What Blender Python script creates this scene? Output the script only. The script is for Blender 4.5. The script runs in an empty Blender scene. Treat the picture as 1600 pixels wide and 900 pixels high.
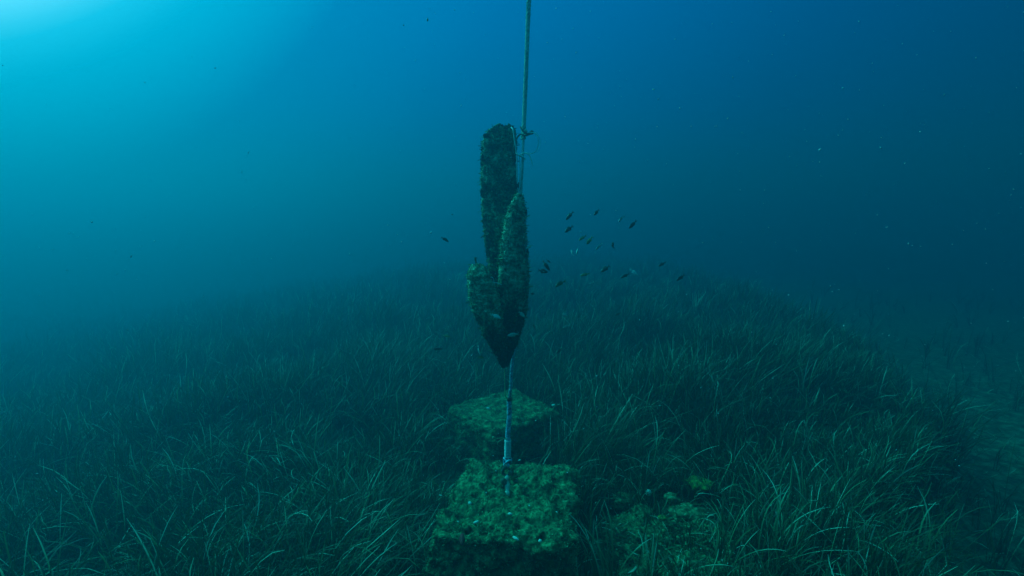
import bpy, bmesh, math, random
import numpy as np
from mathutils import Vector, Matrix, noise

# ------------------------------------------------------------------ scene, camera, light
sc = bpy.context.scene
col = sc.collection
R = math.radians
random.seed(7)
rng = np.random.default_rng(11)

CAM = Vector((0.0, 0.0, 1.25))
PITCH = R(7.0)
cam_data = bpy.data.cameras.new("camera")
cam = bpy.data.objects.new("camera", cam_data)
col.objects.link(cam)
cam.location = CAM
cam.rotation_euler = (R(90) - PITCH, 0, 0)
cam_data.sensor_width = 36.0
cam_data.lens = 18.0                      # 90 degrees across
cam_data.clip_start = 0.02
cam_data.clip_end = 500.0
sc.camera = cam

def ray(px, py):
    dx = (px - 800) / 800.0
    dz = (450 - py) / 800.0
    return Vector((dx, math.cos(PITCH) + dz * math.sin(PITCH), -math.sin(PITCH) + dz * math.cos(PITCH)))

def at(px, py, Y):
    d = ray(px, py)
    return CAM + d * (Y / d.y)

SUN_EL, SUN_AZ = 38.0, -57.0              # azimuth measured from +Y (view direction) towards +X
sun_dir = Vector((math.sin(R(SUN_AZ)) * math.cos(R(SUN_EL)), math.cos(R(SUN_AZ)) * math.cos(R(SUN_EL)), math.sin(R(SUN_EL))))

sun_data = bpy.data.lights.new("sun", 'SUN')
sun_data.energy = 3.4
sun_data.angle = R(12.0)                  # daylight spread by the wavy surface far above
sun_data.color = (0.003, 0.84, 0.82)       # red already gone at this depth
sun = bpy.data.objects.new("sun", sun_data)
col.objects.link(sun)
sun.location = sun_dir * 20
sun.rotation_euler = sun_dir.to_track_quat('Z', 'Y').to_euler()

world = bpy.data.worlds.new("World")
sc.world = world
world.use_nodes = True
nt = world.node_tree
nt.nodes.clear()
W = nt.nodes.new
L = nt.links.new
out = W('ShaderNodeOutputWorld')
bg = W('ShaderNodeBackground')
bg.inputs['Strength'].default_value = 1.0
tc = W('ShaderNodeTexCoord')
sep = W('ShaderNodeSeparateXYZ')
L(tc.outputs['Generated'], sep.inputs[0])
rampz = W('ShaderNodeValToRGB')           # water brightening from the deep to the surface
mr = W('ShaderNodeMapRange')
mr.inputs['From Min'].default_value = -1.0
mr.inputs['From Max'].default_value = 1.0
L(sep.outputs['Z'], mr.inputs['Value'])
L(mr.outputs[0], rampz.inputs[0])
e = rampz.color_ramp.elements
e[0].position = 0.40; e[0].color = (0.0, 0.020, 0.030, 1)
e[1].position = 1.0; e[1].color = (0.0, 1.15, 1.35, 1)
for p, c in ((0.5, (0.0, 0.045, 0.09, 1)), (0.60, (0.0, 0.075, 0.24, 1)), (0.72, (0.0, 0.115, 0.37, 1)), (0.82, (0.0, 0.30, 0.68, 1))):
    n = e.new(p); n.color = c
dot = W('ShaderNodeVectorMath'); dot.operation = 'DOT_PRODUCT'
nrm = W('ShaderNodeVectorMath'); nrm.operation = 'NORMALIZE'
L(tc.outputs['Generated'], nrm.inputs[0])
L(nrm.outputs[0], dot.inputs[0])
dot.inputs[1].default_value = sun_dir
rampg = W('ShaderNodeValToRGB')           # glow of the sunlit surface round the sun
mr2 = W('ShaderNodeMapRange')
mr2.inputs['From Min'].default_value = -1.0
mr2.inputs['From Max'].default_value = 1.0
L(dot.outputs['Value'], mr2.inputs['Value'])
L(mr2.outputs[0], rampg.inputs[0])
e = rampg.color_ramp.elements
e[0].position = 0.62; e[0].color = (0, 0, 0, 1)
e[1].position = 1.0; e[1].color = (0.9, 3.2, 3.4, 1)
for p, c in ((0.82, (0.0, 0.02, 0.03, 1)), (0.895, (0.0, 0.055, 0.06, 1)), (0.935, (0.0, 0.30, 0.30, 1)), (0.947, (0.02, 0.48, 0.50, 1)), (0.957, (0.26, 0.80, 0.82, 1))):
    n = e.new(p); n.color = c
shade = W('ShaderNodeMapRange')           # the side away from the sun is darker
shade.inputs['From Min'].default_value = -0.35
shade.inputs['From Max'].default_value = 0.7
shade.inputs['To Min'].default_value = 0.08
shade.inputs['To Max'].default_value = 1.1
L(dot.outputs['Value'], shade.inputs['Value'])
mul = W('ShaderNodeVectorMath'); mul.operation = 'SCALE'
L(rampz.outputs[0], mul.inputs[0]); L(shade.outputs[0], mul.inputs['Scale'])
add = W('ShaderNodeVectorMath'); add.operation = 'ADD'
L(mul.outputs[0], add.inputs[0]); L(rampg.outputs[0], add.inputs[1])
sky = W('ShaderNodeTexSky')
sky.sky_type = 'NISHITA'
sky.sun_disc = False
sky.sun_elevation = R(SUN_EL)
sky.sun_rotation = R(SUN_AZ)
flt = W('ShaderNodeVectorMath'); flt.operation = 'MULTIPLY'   # daylight filtered by the water column
flt.inputs[1].default_value = (0.0, 0.012, 0.016)
L(sky.outputs[0], flt.inputs[0])
add2 = W('ShaderNodeVectorMath'); add2.operation = 'ADD'
L(add.outputs[0], add2.inputs[0]); L(flt.outputs[0], add2.inputs[1])
L(add2.outputs[0], bg.inputs['Color'])
L(bg.outputs[0], out.inputs['Surface'])

sc.view_settings.view_transform = 'Standard'
sc.view_settings.look = 'None'
sc.view_settings.exposure = 0.0
sc.view_settings.gamma = 1.0
sc.view_settings.use_curve_mapping = False
sc.cycles.use_denoising = True
sc.cycles.volume_bounces = 2
sc.cycles.max_bounces = 5
sc.cycles.diffuse_bounces = 2
sc.cycles.transmission_bounces = 3

# ------------------------------------------------------------------ helpers
def tag(o, label=None, cat=None, group=None, kind=None):
    if label: o['label'] = label
    if cat: o['category'] = cat
    if group: o['group'] = group
    if kind: o['kind'] = kind
    return o

def link(name, me, mat=None, parent=None, loc=None):
    if mat is not None and not me.materials:
        for m in (mat if isinstance(mat, (list, tuple)) else [mat]):
            me.materials.append(m)
    o = bpy.data.objects.new(name, me)
    col.objects.link(o)
    if loc is not None: o.location = loc
    if parent is not None: o.parent = parent
    return o

def empty(name, loc=(0, 0, 0)):
    o = bpy.data.objects.new(name, None)
    o.empty_display_size = 0.05
    col.objects.link(o)
    o.location = loc
    return o

def mesh_np(name, verts, faces, smooth=True, attr=None):
    """verts (n,3) and faces (m,k) as arrays; attr = per-vertex float called 'tone'."""
    verts = np.asarray(verts, dtype=np.float32)
    faces = np.asarray(faces, dtype=np.int32)
    me = bpy.data.meshes.new(name)
    me.vertices.add(len(verts)); me.vertices.foreach_set('co', verts.ravel())
    m, k = faces.shape
    me.loops.add(m * k); me.loops.foreach_set('vertex_index', faces.ravel())
    me.polygons.add(m)
    me.polygons.foreach_set('loop_start', np.arange(0, m * k, k, dtype=np.int32))
    me.polygons.foreach_set('loop_total', np.full(m, k, dtype=np.int32))
    me.polygons.foreach_set('use_smooth', np.full(m, smooth))
    if attr is not None:
        a = me.attributes.new('tone', 'FLOAT', 'POINT')
        a.data.foreach_set('value', np.asarray(attr, dtype=np.float32))
    me.update(calc_edges=True)
    me.validate()
    return me

class Geo:
    """collects quads and triangles for one mesh"""
    def __init__(self): self.v = []; self.f = []; self.m = []
    def add(self, vs, fs, mi=0):
        b = len(self.v)
        self.v += [tuple(p) for p in vs]
        self.f += [tuple(b + i for i in f) for f in fs]
        self.m += [mi] * len(fs)
    def tube(self, pts, r, seg=8, mi=0, cap=True):
        pts = [Vector(p) for p in pts]
        n = len(pts)
        rs = r if isinstance(r, (list, tuple)) else [r] * n
        vs = []; ref = None
        for i, p in enumerate(pts):
            d = (pts[min(i + 1, n - 1)] - pts[max(i - 1, 0)])
            d = d.normalized() if d.length > 1e-9 else Vector((0, 0, 1))
            if ref is None:
                ref = d.orthogonal().normalized()
            ref = (ref - d * ref.dot(d))
            ref = ref.normalized() if ref.length > 1e-6 else d.orthogonal().normalized()
            b = d.cross(ref)
            for k in range(seg):
                a = 2 * math.pi * k / seg
                vs.append(p + (ref * math.cos(a) + b * math.sin(a)) * rs[i])
        fs = [(i * seg + k, i * seg + (k + 1) % seg, (i + 1) * seg + (k + 1) % seg, (i + 1) * seg + k)
              for i in range(n - 1) for k in range(seg)]
        if cap:
            fs.append(tuple(range(seg))[::-1]); fs.append(tuple((n - 1) * seg + k for k in range(seg)))
        self.add(vs, fs, mi)
    def build(self, name, mat, parent=None, smooth=True, loc=None):
        me = bpy.data.meshes.new(name)
        me.from_pydata(self.v, [], self.f)
        me.polygons.foreach_set('material_index', self.m)
        me.polygons.foreach_set('use_smooth', [smooth] * len(self.f))
        me.update()
        return link(name, me, mat, parent, loc)

def catmull(pts, n):
    pts = [Vector(p) for p in pts]
    P = [pts[0] * 2 - pts[1]] + pts + [pts[-1] * 2 - pts[-2]]
    outp = []
    for i in range(len(pts) - 1):
        a, b, c, d = P[i:i + 4]
        for k in range(n):
            t = k / n
            outp.append(0.5 * ((2 * b) + (c - a) * t + (2 * a - 5 * b + 4 * c - d) * t * t + (3 * b - a - 3 * c + d) * t ** 3))
    outp.append(pts[-1])
    return outp

def fbm(p, s, o=4):
    return noise.fractal(Vector(p) * s, 1.0, 2.0, o)

# ------------------------------------------------------------------ materials
def nmat(name):
    m = bpy.data.materials.new(name)
    m.use_nodes = True
    t = m.node_tree
    b = t.nodes['Principled BSDF']
    return m, t, b

def rough_mat(name, stops, scale=30.0, rough=0.9, bump=0.4, bump_scale=120.0, detail=8.0, spec=0.2, tone=False, dist=0.004):
    """noise driven colour stops with a fine bump"""
    m, t, b = nmat(name)
    co = t.nodes.new('ShaderNodeTexCoord')
    n = t.nodes.new('ShaderNodeTexNoise')
    n.inputs['Scale'].default_value = scale
    n.inputs['Detail'].default_value = detail
    n.inputs['Roughness'].default_value = 0.65
    t.links.new(co.outputs['Object'], n.inputs['Vector'])
    r = t.nodes.new('ShaderNodeValToRGB')
    el = r.color_ramp.elements
    el[0].position = stops[0][0]; el[0].color = (*stops[0][1], 1)
    el[1].position = stops[-1][0]; el[1].color = (*stops[-1][1], 1)
    for p, c in stops[1:-1]:
        q = el.new(p); q.color = (*c, 1)
    fac = n.outputs['Fac']
    if tone:
        at_ = t.nodes.new('ShaderNodeAttribute'); at_.attribute_name = 'tone'
        mx = t.nodes.new('ShaderNodeMath'); mx.operation = 'ADD'
        hf = t.nodes.new('ShaderNodeMath'); hf.operation = 'MULTIPLY_ADD'
        t.links.new(at_.outputs['Fac'], hf.inputs[0]); hf.inputs[1].default_value = 0.5; hf.inputs[2].default_value = -0.25
        t.links.new(n.outputs['Fac'], mx.inputs[0]); t.links.new(hf.outputs[0], mx.inputs[1])
        fac = mx.outputs[0]
    t.links.new(fac, r.inputs[0])
    t.links.new(r.outputs[0], b.inputs['Base Color'])
    b.inputs['Roughness'].default_value = rough
    b.inputs['Specular IOR Level'].default_value = spec
    n2 = t.nodes.new('ShaderNodeTexNoise')
    n2.inputs['Scale'].default_value = bump_scale
    n2.inputs['Detail'].default_value = 5.0
    t.links.new(co.outputs['Object'], n2.inputs['Vector'])
    bp = t.nodes.new('ShaderNodeBump')
    bp.inputs['Strength'].default_value = bump
    bp.inputs['Distance'].default_value = dist
    t.links.new(n2.outputs['Fac'], bp.inputs['Height'])
    t.links.new(bp.outputs[0], b.inputs['Normal'])
    return m

M_sand = rough_mat("silty_sand", [(0.36, (0.015, 0.04, 0.02)), (0.5, (0.05, 0.10, 0.05)), (0.66, (0.15, 0.24, 0.13))], 14.0, bump=0.8, bump_scale=40, dist=0.02)
M_block = rough_mat("algae_covered_concrete", [(0.33, (0.006, 0.015, 0.006)), (0.43, (0.02, 0.09, 0.035)), (0.53, (0.045, 0.20, 0.075)), (0.63, (0.08, 0.32, 0.125)), (0.76, (0.17, 0.46, 0.23))], 34.0, bump=1.0, bump_scale=120, dist=0.010)
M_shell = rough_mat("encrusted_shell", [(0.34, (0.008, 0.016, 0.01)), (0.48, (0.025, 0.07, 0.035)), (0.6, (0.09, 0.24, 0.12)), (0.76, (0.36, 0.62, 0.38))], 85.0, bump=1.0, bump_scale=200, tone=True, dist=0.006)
M_inside = rough_mat("dark_shell_inside", [(0.3, (0.01, 0.015, 0.01)), (0.7, (0.04, 0.05, 0.04))], 20.0)
M_algae = rough_mat("turf_algae", [(0.3, (0.01, 0.05, 0.022)), (0.5, (0.035, 0.17, 0.065)), (0.78, (0.16, 0.50, 0.24))], 30.0, bump=0.2, tone=True)
M_rope = rough_mat("weathered_green_rope", [(0.3, (0.14, 0.28, 0.20)), (0.55, (0.34, 0.62, 0.48)), (0.75, (0.55, 0.80, 0.66))], 70.0, bump=0.3, bump_scale=400)
M_blue = rough_mat("faded_blue_rope", [(0.36, (0.04, 0.12, 0.12)), (0.5, (0.18, 0.48, 0.58)), (0.66, (0.52, 0.85, 0.90))], 75.0, bump=0.3, bump_scale=400)
M_cord = rough_mat("pale_twine", [(0.3, (0.35, 0.55, 0.50)), (0.6, (0.60, 0.85, 0.78)), (0.8, (0.75, 0.92, 0.88))], 50.0, bump=0.2)
M_cdark = rough_mat("fouled_twine", [(0.3, (0.02, 0.05, 0.04)), (0.7, (0.10, 0.18, 0.12))], 60.0, bump=0.3)
M_green = rough_mat("green_twine", [(0.3, (0.14, 0.32, 0.14)), (0.7, (0.38, 0.60, 0.32))], 50.0, bump=0.2)
M_stone = rough_mat("mottled_stone", [(0.35, (0.01, 0.04, 0.015)), (0.5, (0.06, 0.16, 0.06)), (0.7, (0.20, 0.42, 0.20))], 55.0, bump=0.6, bump_scale=90)
M_ystone = rough_mat("yellow_green_algae", [(0.36, (0.01, 0.05, 0.015)), (0.5, (0.03, 0.13, 0.025)), (0.66, (0.10, 0.32, 0.05))], 60.0, bump=0.4, bump_scale=70)
M_pale = rough_mat("bleached_shell", [(0.3, (0.22, 0.42, 0.32)), (0.7, (0.50, 0.75, 0.62))], 60.0, bump=0.2)
M_red = rough_mat("red_sponge", [(0.3, (0.12, 0.02, 0.02)), (0.7, (0.45, 0.06, 0.05))], 40.0, bump=0.4)
M_snow = rough_mat("drifting_particle", [(0.3, (0.15, 0.25, 0.25)), (0.7, (0.45, 0.6, 0.6))], 60.0, bump=0.0)

def fish_mat(name, c1, c2, spec=0.5, rough=0.35):
    m, t, b = nmat(name)
    g = t.nodes.new('ShaderNodeTexCoord')
    s = t.nodes.new('ShaderNodeSeparateXYZ')
    t.links.new(g.outputs['Object'], s.inputs[0])
    mp = t.nodes.new('ShaderNodeMapRange')       # back darker than belly, as fish are
    mp.inputs['From Min'].default_value = -0.25; mp.inputs['From Max'].default_value = 0.2
    t.links.new(s.outputs['Z'], mp.inputs['Value'])
    mix = t.nodes.new('ShaderNodeMix'); mix.data_type = 'RGBA'
    t.links.new(mp.outputs[0], mix.inputs[0])
    mix.inputs[6].default_value = (*c2, 1); mix.inputs[7].default_value = (*c1, 1)
    t.links.new(mix.outputs[2], b.inputs['Base Color'])
    b.inputs['Roughness'].default_value = rough
    b.inputs['Specular IOR Level'].default_value = spec
    return m
MF = {'dark': fish_mat("dark_fish_skin", (0.012, 0.025, 0.015), (0.05, 0.07, 0.03)),
      'olive': fish_mat("olive_fish_skin", (0.03, 0.08, 0.02), (0.22, 0.36, 0.06)),
      'pale': fish_mat("pale_fish_skin", (0.18, 0.34, 0.28), (0.65, 0.85, 0.75)),
      'silver': fish_mat("silver_fish_skin", (0.15, 0.35, 0.30), (1.0, 1.0, 1.0), 1.0, 0.15)}
M_eye = rough_mat("fish_eye", [(0.3, (0.01, 0.01, 0.01)), (0.7, (0.03, 0.03, 0.03))], 5.0, rough=0.2, bump=0)

# sea grass leaf: ribbon, colour varies from leaf to leaf and along it (old tips are crusted pale)
M_grass, t, b = nmat("seagrass_leaf")
a_ = t.nodes.new('ShaderNodeAttribute'); a_.attribute_name = 'tone'
r_ = t.nodes.new('ShaderNodeValToRGB')
el = r_.color_ramp.elements
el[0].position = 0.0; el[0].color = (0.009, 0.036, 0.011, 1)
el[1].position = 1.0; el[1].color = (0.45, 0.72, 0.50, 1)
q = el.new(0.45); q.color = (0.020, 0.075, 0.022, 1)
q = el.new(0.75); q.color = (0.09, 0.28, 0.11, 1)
t.links.new(a_.outputs['Fac'], r_.inputs[0])
t.links.new(r_.outputs[0], b.inputs['Base Color'])
b.inputs['Roughness'].default_value = 0.55
b.inputs['Specular IOR Level'].default_value = 0.35
tr = t.nodes.new('ShaderNodeBsdfTranslucent')
t.links.new(r_.outputs[0], tr.inputs['Color'])
ms = t.nodes.new('ShaderNodeMixShader'); ms.inputs[0].default_value = 0.3
t.links.new(b.outputs[0], ms.inputs[1]); t.links.new(tr.outputs[0], ms.inputs[2])
t.links.new(ms.outputs[0], t.nodes['Material Output'].inputs['Surface'])

# ------------------------------------------------------------------ seabed
def smooth(a, b, x):
    t = np.clip((x - a) / (b - a), 0, 1)
    return t * t * (3 - 2 * t)

def wav(x, y, seed=0.0):
    """smooth pseudo noise in -1..1, vectorised"""
    return (np.sin(1.7 * x + 2.3 * np.sin(0.9 * y + seed) + seed) + np.sin(2.1 * y + 1.9 * np.sin(1.3 * x - seed) + 2 * seed)
            + 0.6 * np.sin(4.3 * x + 1.1 * y + 3 * seed) + 0.6 * np.sin(3.9 * y - 2.7 * x + 5 * seed)) / 3.2

def edge_right(y):
    """x of the meadow's right edge, where it drops to open sand"""
    return np.interp(y, [0.0, 0.9, 1.4, 1.9, 2.4, 3.0, 3.6, 4.6, 5.6, 7.0, 9.0, 14.0],
                     [0.6, 0.8, 1.14, 1.62, 2.03, 2.42, 2.8, 3.1, 3.25, 3.5, 3.7, 4.2]) + 0.10 * np.sin(5 * y) + 0.06 * np.sin(11 * y + 1)

def ground(x, y):
    x = np.asarray(x, float); y = np.asarray(y, float)
    z = 0.045 * wav(x * 0.8, y * 0.8, 1.3) + 0.02 * wav(x * 3, y * 3, 4.0)
    d = x - edge_right(y)
    z = z - 0.30 * smooth(-0.15, 0.35, d) - 0.05 * np.clip(d, 0, 8)
    z = z - 0.12 * np.clip(-x - 1.3, 0, 10) ** 1.1
    z = z + 0.10 * smooth(2.6, 5.0, y) * np.exp(-((x - 1.2) / 2.2) ** 2)
    z = z - 0.04 * np.clip(y - 15, 0, 60)
    z = z + 0.05
    near = np.exp(-(((x + 0.0) / 0.9) ** 2 + ((y - 2.2) / 1.1) ** 2) ** 2)
    return z * (1 - 0.9 * near)

def axis(lo, hi, n, c):
    s = np.linspace(-1, 1, n)
    g = np.sign(s) * np.abs(s) ** 2.6
    return np.where(g < 0, c + (c - lo) * g, c + (hi - c) * g)
gx = axis(-55, 55, 260, 0.3); gy = axis(-30, 60, 260, 2.5)
X, Y = np.meshgrid(gx, gy)
Z = ground(X, Y) + 0.012 * wav(X * 9, Y * 9, 2.2) * (np.abs(X) < 6)
nx, ny = len(gx), len(gy)
idx = np.arange(nx * ny).reshape(ny, nx)
F = np.stack([idx[:-1, :-1], idx[:-1, 1:], idx[1:, 1:], idx[1:, :-1]], -1).reshape(-1, 4)
seabed = link("seabed", mesh_np("seabed", np.stack([X, Y, Z], -1).reshape(-1, 3), F), M_sand)
tag(seabed, kind='structure')

# ------------------------------------------------------------------ sea grass
BLOCK1 = (0.0, 1.80, 0.235, 0.275, R(-5))          # x, y, half width, half depth, turn
BLOCK2 = (-0.045, 2.767, 0.245, 0.235, R(41))

def in_block(x, y, blk, pad):
    cx, cy, hx, hy, a = blk
    dx, dy = x - cx, y - cy
    u = dx * math.cos(a) + dy * math.sin(a); v = -dx * math.sin(a) + dy * math.cos(a)
    return (np.abs(u) < hx + pad) & (np.abs(v) < hy + pad)

def keep_grass(x, y):
    ok = (x < edge_right(y) + rng.normal(0, 0.10, x.shape) + 0.12 * wav(x * 5, y * 5, 6.0)) | (rng.random(x.shape) < 0.03)
    ok &= ~in_block(x, y, BLOCK1, 0.015) & ~in_block(x, y, BLOCK2, 0.01) & ~in_block(x, y - 0.10 + 0.2, BLOCK2, 0.02)
    ok &= np.hypot(x, y - 0.0) > 0.85
    # rubble clearing right of the block, and a channel of sight behind and beside the blocks
    ok &= ~((x > 0.29) & (x < 0.90) & (y > 1.60) & (y < 1.98)) | (rng.random(x.shape) < 0.42)
    ok &= ~in_block(x, y, BLOCK1, 0.015)
    ok &= ~(((x - 0.42) / 0.14) ** 2 + ((y - 1.75) / 0.32) ** 2 < 1)
    ok &= ~(((x + 0.05) / 0.30) ** 2 + ((y - 2.30) / 0.20) ** 2 < 1)
    ok &= ~((np.abs(x + 0.05) < 0.30) & (y < 1.62) & (y > 1.38))
    ok &= ~(((x - 0.74) / 0.13) ** 2 + ((y - 2.00) / 0.16) ** 2 < 1)
    clump = wav(x * 2.6, y * 2.6, 0.7) + 0.5 * wav(x * 6, y * 6, 3.1)
    ok &= clump + rng.uniform(0, 1.0, x.shape) > 0.16
    return ok

def blades(rx, ry, length, width, lean0, curl, az, tone, S, droop_pow=1.6, z0=None):
    n = len(rx)
    s = np.linspace(0, 1, S + 1)
    ang = lean0[:, None] + curl[:, None] * s[None, :] ** droop_pow
    ang = np.minimum(ang, R(150))
    step = length[:, None] / S
    am = 0.5 * (ang[:, 1:] + ang[:, :-1])
    h = np.concatenate([np.zeros((n, 1)), np.cumsum(np.sin(am) * step, 1)], 1)
    v = np.concatenate([np.zeros((n, 1)), np.cumsum(np.cos(am) * step, 1)], 1)
    # azimuth wanders a little along the leaf
    azs = az[:, None] + rng.normal(0, 0.35, (n, 1)) * s[None, :] ** 2
    z0 = ground(rx, ry) if z0 is None else z0
    cx = rx[:, None] + h * np.cos(azs); cy = ry[:, None] + h * np.sin(azs)
    cz = z0[:, None] + v - 0.01
    tw = az[:, None] + np.pi / 2 + rng.normal(0, 0.5, (n, 1)) + rng.normal(0, 0.6, (n, 1)) * s[None, :]
    wd = width[:, None] * np.where(s < 0.85, 1.0, 1.0 - 0.75 * (s - 0.85) / 0.15)[None, :] * 0.5
    ox = np.cos(tw) * wd; oy = np.sin(tw) * wd
    P = np.empty((n, S + 1, 2, 3))
    P[:, :, 0, 0] = cx - ox; P[:, :, 1, 0] = cx + ox
    P[:, :, 0, 1] = cy - oy; P[:, :, 1, 1] = cy + oy
    P[:, :, 0, 2] = cz; P[:, :, 1, 2] = cz
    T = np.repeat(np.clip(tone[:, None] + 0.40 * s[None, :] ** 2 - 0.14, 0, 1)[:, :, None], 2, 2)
    base = (np.arange(n) * (S + 1) * 2)[:, None]
    k = np.arange(S)[None, :] * 2
    f = np.stack([base + k, base + k + 1, base + k + 3, base + k + 2], -1).reshape(-1, 4)
    return P.reshape(-1, 3), f, T.reshape(-1)

def meadow(nshoots, ylo, yhi, per, S, lmin, lmax, wmin, wmax, spread=1.02):
    u = rng.uniform(0, 1, nshoots)
    y = np.sqrt(ylo ** 2 + u * (yhi ** 2 - ylo ** 2))
    x = rng.uniform(-1, 1, nshoots) * (y * spread + 0.6)
    k = keep_grass(x, y)
    x, y = x[k], y[k]
    n = len(x)
    hmod = 1.0 + 0.55 * wav(x * 1.6, y * 1.6, 5.2)
    hmod *= np.where(in_block(x, y, BLOCK1, 0.22), 0.70, 1.0) * np.where(in_block(x, y, BLOCK2, 0.16), 0.6, 1.0)
    hmod *= np.where((((x - 0.62) / 0.5) ** 2 + ((y - 1.86) / 0.5) ** 2 < 1), 0.75, 1.0)
    front = (np.abs(x + 0.03) < 0.42) & (y < 1.6)
    hmod *= np.where(front, 0.52, 1.0)
    hmod *= np.where((x > 0.25) & (x < 0.85) & (y < 1.7) & (y > 1.1), 0.62, 1.0)
    flow = 2.2 * wav(x * 0.9, y * 0.9, 9.1) + 1.2 * wav(x * 3.1, y * 3.1, 2.6)
    rx = np.repeat(x, per) + rng.normal(0, 0.012, n * per)
    ry = np.repeat(y, per) + rng.normal(0, 0.012, n * per)
    m = n * per
    length = rng.uniform(lmin, lmax, m) * np.repeat(hmod, per) * np.where(rng.random(m) < 0.2, 0.6, 1.0)
    az = np.repeat(flow + rng.normal(0, 0.6, n), per) + rng.normal(0, 0.9, m)
    lean0 = np.abs(rng.normal(0.10, 0.28, m)) + np.repeat(0.35 * np.abs(rng.normal(0, 1, n)) * (wav(x * 1.9, y * 1.9, 3.3) > 0.1), per)
    curl = np.abs(rng.normal(0.9, 0.95, m)) * (0.6 + 0.6 * np.repeat((wav(x * 2.2, y * 2.2, 7.7) + 1) / 2, per))
    tone = np.clip(rng.normal(0.20, 0.15, m), 0.0, 1.0) + np.where(rng.random(m) < 0.12, 0.48, 0.0)
    width = rng.uniform(wmin, wmax, m)
    return blades(rx, ry, length, width, lean0, curl, az, np.clip(tone, 0, 1), S)

parts = [meadow(15000, 0.7, 2.6, 6, 7, 0.15, 0.36, 0.0024, 0.0044),
         meadow(26000, 2.6, 5.0, 6, 5, 0.17, 0.38, 0.0030, 0.0054),
         meadow(17000, 5.0, 8.0, 5, 4, 0.20, 0.40, 0.006, 0.010),
         meadow(15000, 8.0, 14.0, 4, 3, 0.22, 0.42, 0.014, 0.022)]
vo = 0; V = []; Fc = []; T = []
for n_, y0_, y1_, w_, S_ in ((1000, 0.8, 2.6, 0.0036, 10), (1800, 2.6, 4.4, 0.0045, 8)):     # old pale crusted leaves
    y = np.sqrt(rng.uniform(y0_ ** 2, y1_ ** 2, n_)); x = rng.uniform(-1, 1, n_) * (y * 1.05 + 0.5)
    k = keep_grass(x, y); x, y = x[k], y[k]; n = len(x)
    ft = np.where((np.abs(x) < 0.42) & (y < 1.6), 0.5, 1.0) * np.where((x > 0.25) & (x < 0.85) & (y < 1.7), 0.7, 1.0)
    parts.append(blades(x, y, rng.uniform(0.20, 0.42, n) * ft, rng.uniform(0.7, 1.1, n) * w_, np.abs(rng.normal(0.15, 0.35, n)), np.abs(rng.normal(1.5, 0.8, n)),
                        rng.uniform(0, 6.28, n), rng.uniform(0.5, 0.9, n), S_, 1.2))
for px, py, nb, ln, a0 in ((950, 885, 7, .30, 1.9), (925, 850, 4, .26, 1.6), (1010, 890, 8, .26, 0.9), (1200, 850, 9, .34, 0.6), (1130, 880, 8, .30, 0.5), (560, 800, 10, .34, 2.6), (500, 740, 10, .36, 2.9),
                           (620, 700, 8, .34, 0.8), (690, 680, 6, .30, 2.4), (170, 880, 8, .34, 2.8), (60, 890, 6, .34, 1.4), (420, 850, 9, .32, 0.5), (640, 880, 7, .26, 2.2), (1350, 760, 8, .32, 0.4),
                           (1060, 640, 8, .36, 1.2), (930, 640, 7, .34, 1.9), (1250, 640, 8, .36, 0.7), (900, 890, 5, .20, 1.2)):
    p = at(px, py, 1.0); d = p - CAM; p = CAM + d * ((0.12 - CAM.z) / d.z); n = nb * 3     # sprays of longer leaves standing out of the bed
    parts.append(blades(p.x + rng.normal(0, .03, n), p.y + rng.normal(0, .03, n), rng.uniform(.8, 1.15, n) * ln, rng.uniform(.003, .0050, n), np.abs(rng.normal(.25, .25, n)),
                        np.abs(rng.normal(.8, .5, n)), a0 + rng.normal(0, .6, n), np.clip(rng.normal(.55, .2, n), 0, 1), 10, 1.2))
for p, f, tt in parts:
    V.append(p); Fc.append(f + vo); T.append(tt); vo += len(p)
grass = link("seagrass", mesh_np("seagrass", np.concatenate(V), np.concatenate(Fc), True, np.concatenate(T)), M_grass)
tag(grass, "dense meadow of long ribbon leaved green seagrass covering the seabed around the blocks", "seagrass", kind='stuff')

# dead leaves lying on the open sand, in the clearing and down the sandy slope
def litter(n, xlo, xhi, ylo, yhi, test, lm=0.12, zb=None):
    x = rng.uniform(xlo, xhi, n); y = rng.uniform(ylo, yhi, n)
    k = test(x, y); x, y = x[k], y[k]; n = len(x)
    return blades(x, y, rng.uniform(0.03, lm, n), rng.uniform(0.004, 0.009, n), rng.uniform(1.2, 1.5, n), rng.uniform(0.0, 0.2, n),
                  rng.uniform(0, 6.28, n), np.clip(rng.normal(0.5, 0.22, n), 0, 1), 3, 1.0, (ground(x, y) if zb is None else zb) + rng.uniform(0.012, 0.03, n))
parts = [litter(150, 0.36, 0.80, 1.55, 1.95, lambda x, y: x > 0, 0.09, 0.068),
         litter(500, 0.3, 1.0, 1.9, 2.4, lambda x, y: x > 0, 0.10),
         litter(9000, 0.8, 7, 0.8, 8, lambda x, y: x > edge_right(y) + 0.02, 0.16),
         litter(500, -0.4, 0.45, 1.3, 2.6, lambda x, y: ~in_block(x, y, BLOCK1, 0.0) & ~in_block(x, y, BLOCK2, 0.0))]
vo = 0; V = []; Fc = []; T = []
for p, f, tt in parts:
    V.append(p); Fc.append(f + vo); T.append(tt); vo += len(p)
o = link("leaf_litter", mesh_np("leaf_litter", np.concatenate(V), np.concatenate(Fc), True, np.concatenate(T)), M_grass)
tag(o, "short dead seagrass leaves lying scattered on the open sand and in the clearing", "leaf litter", kind='stuff')

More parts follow.
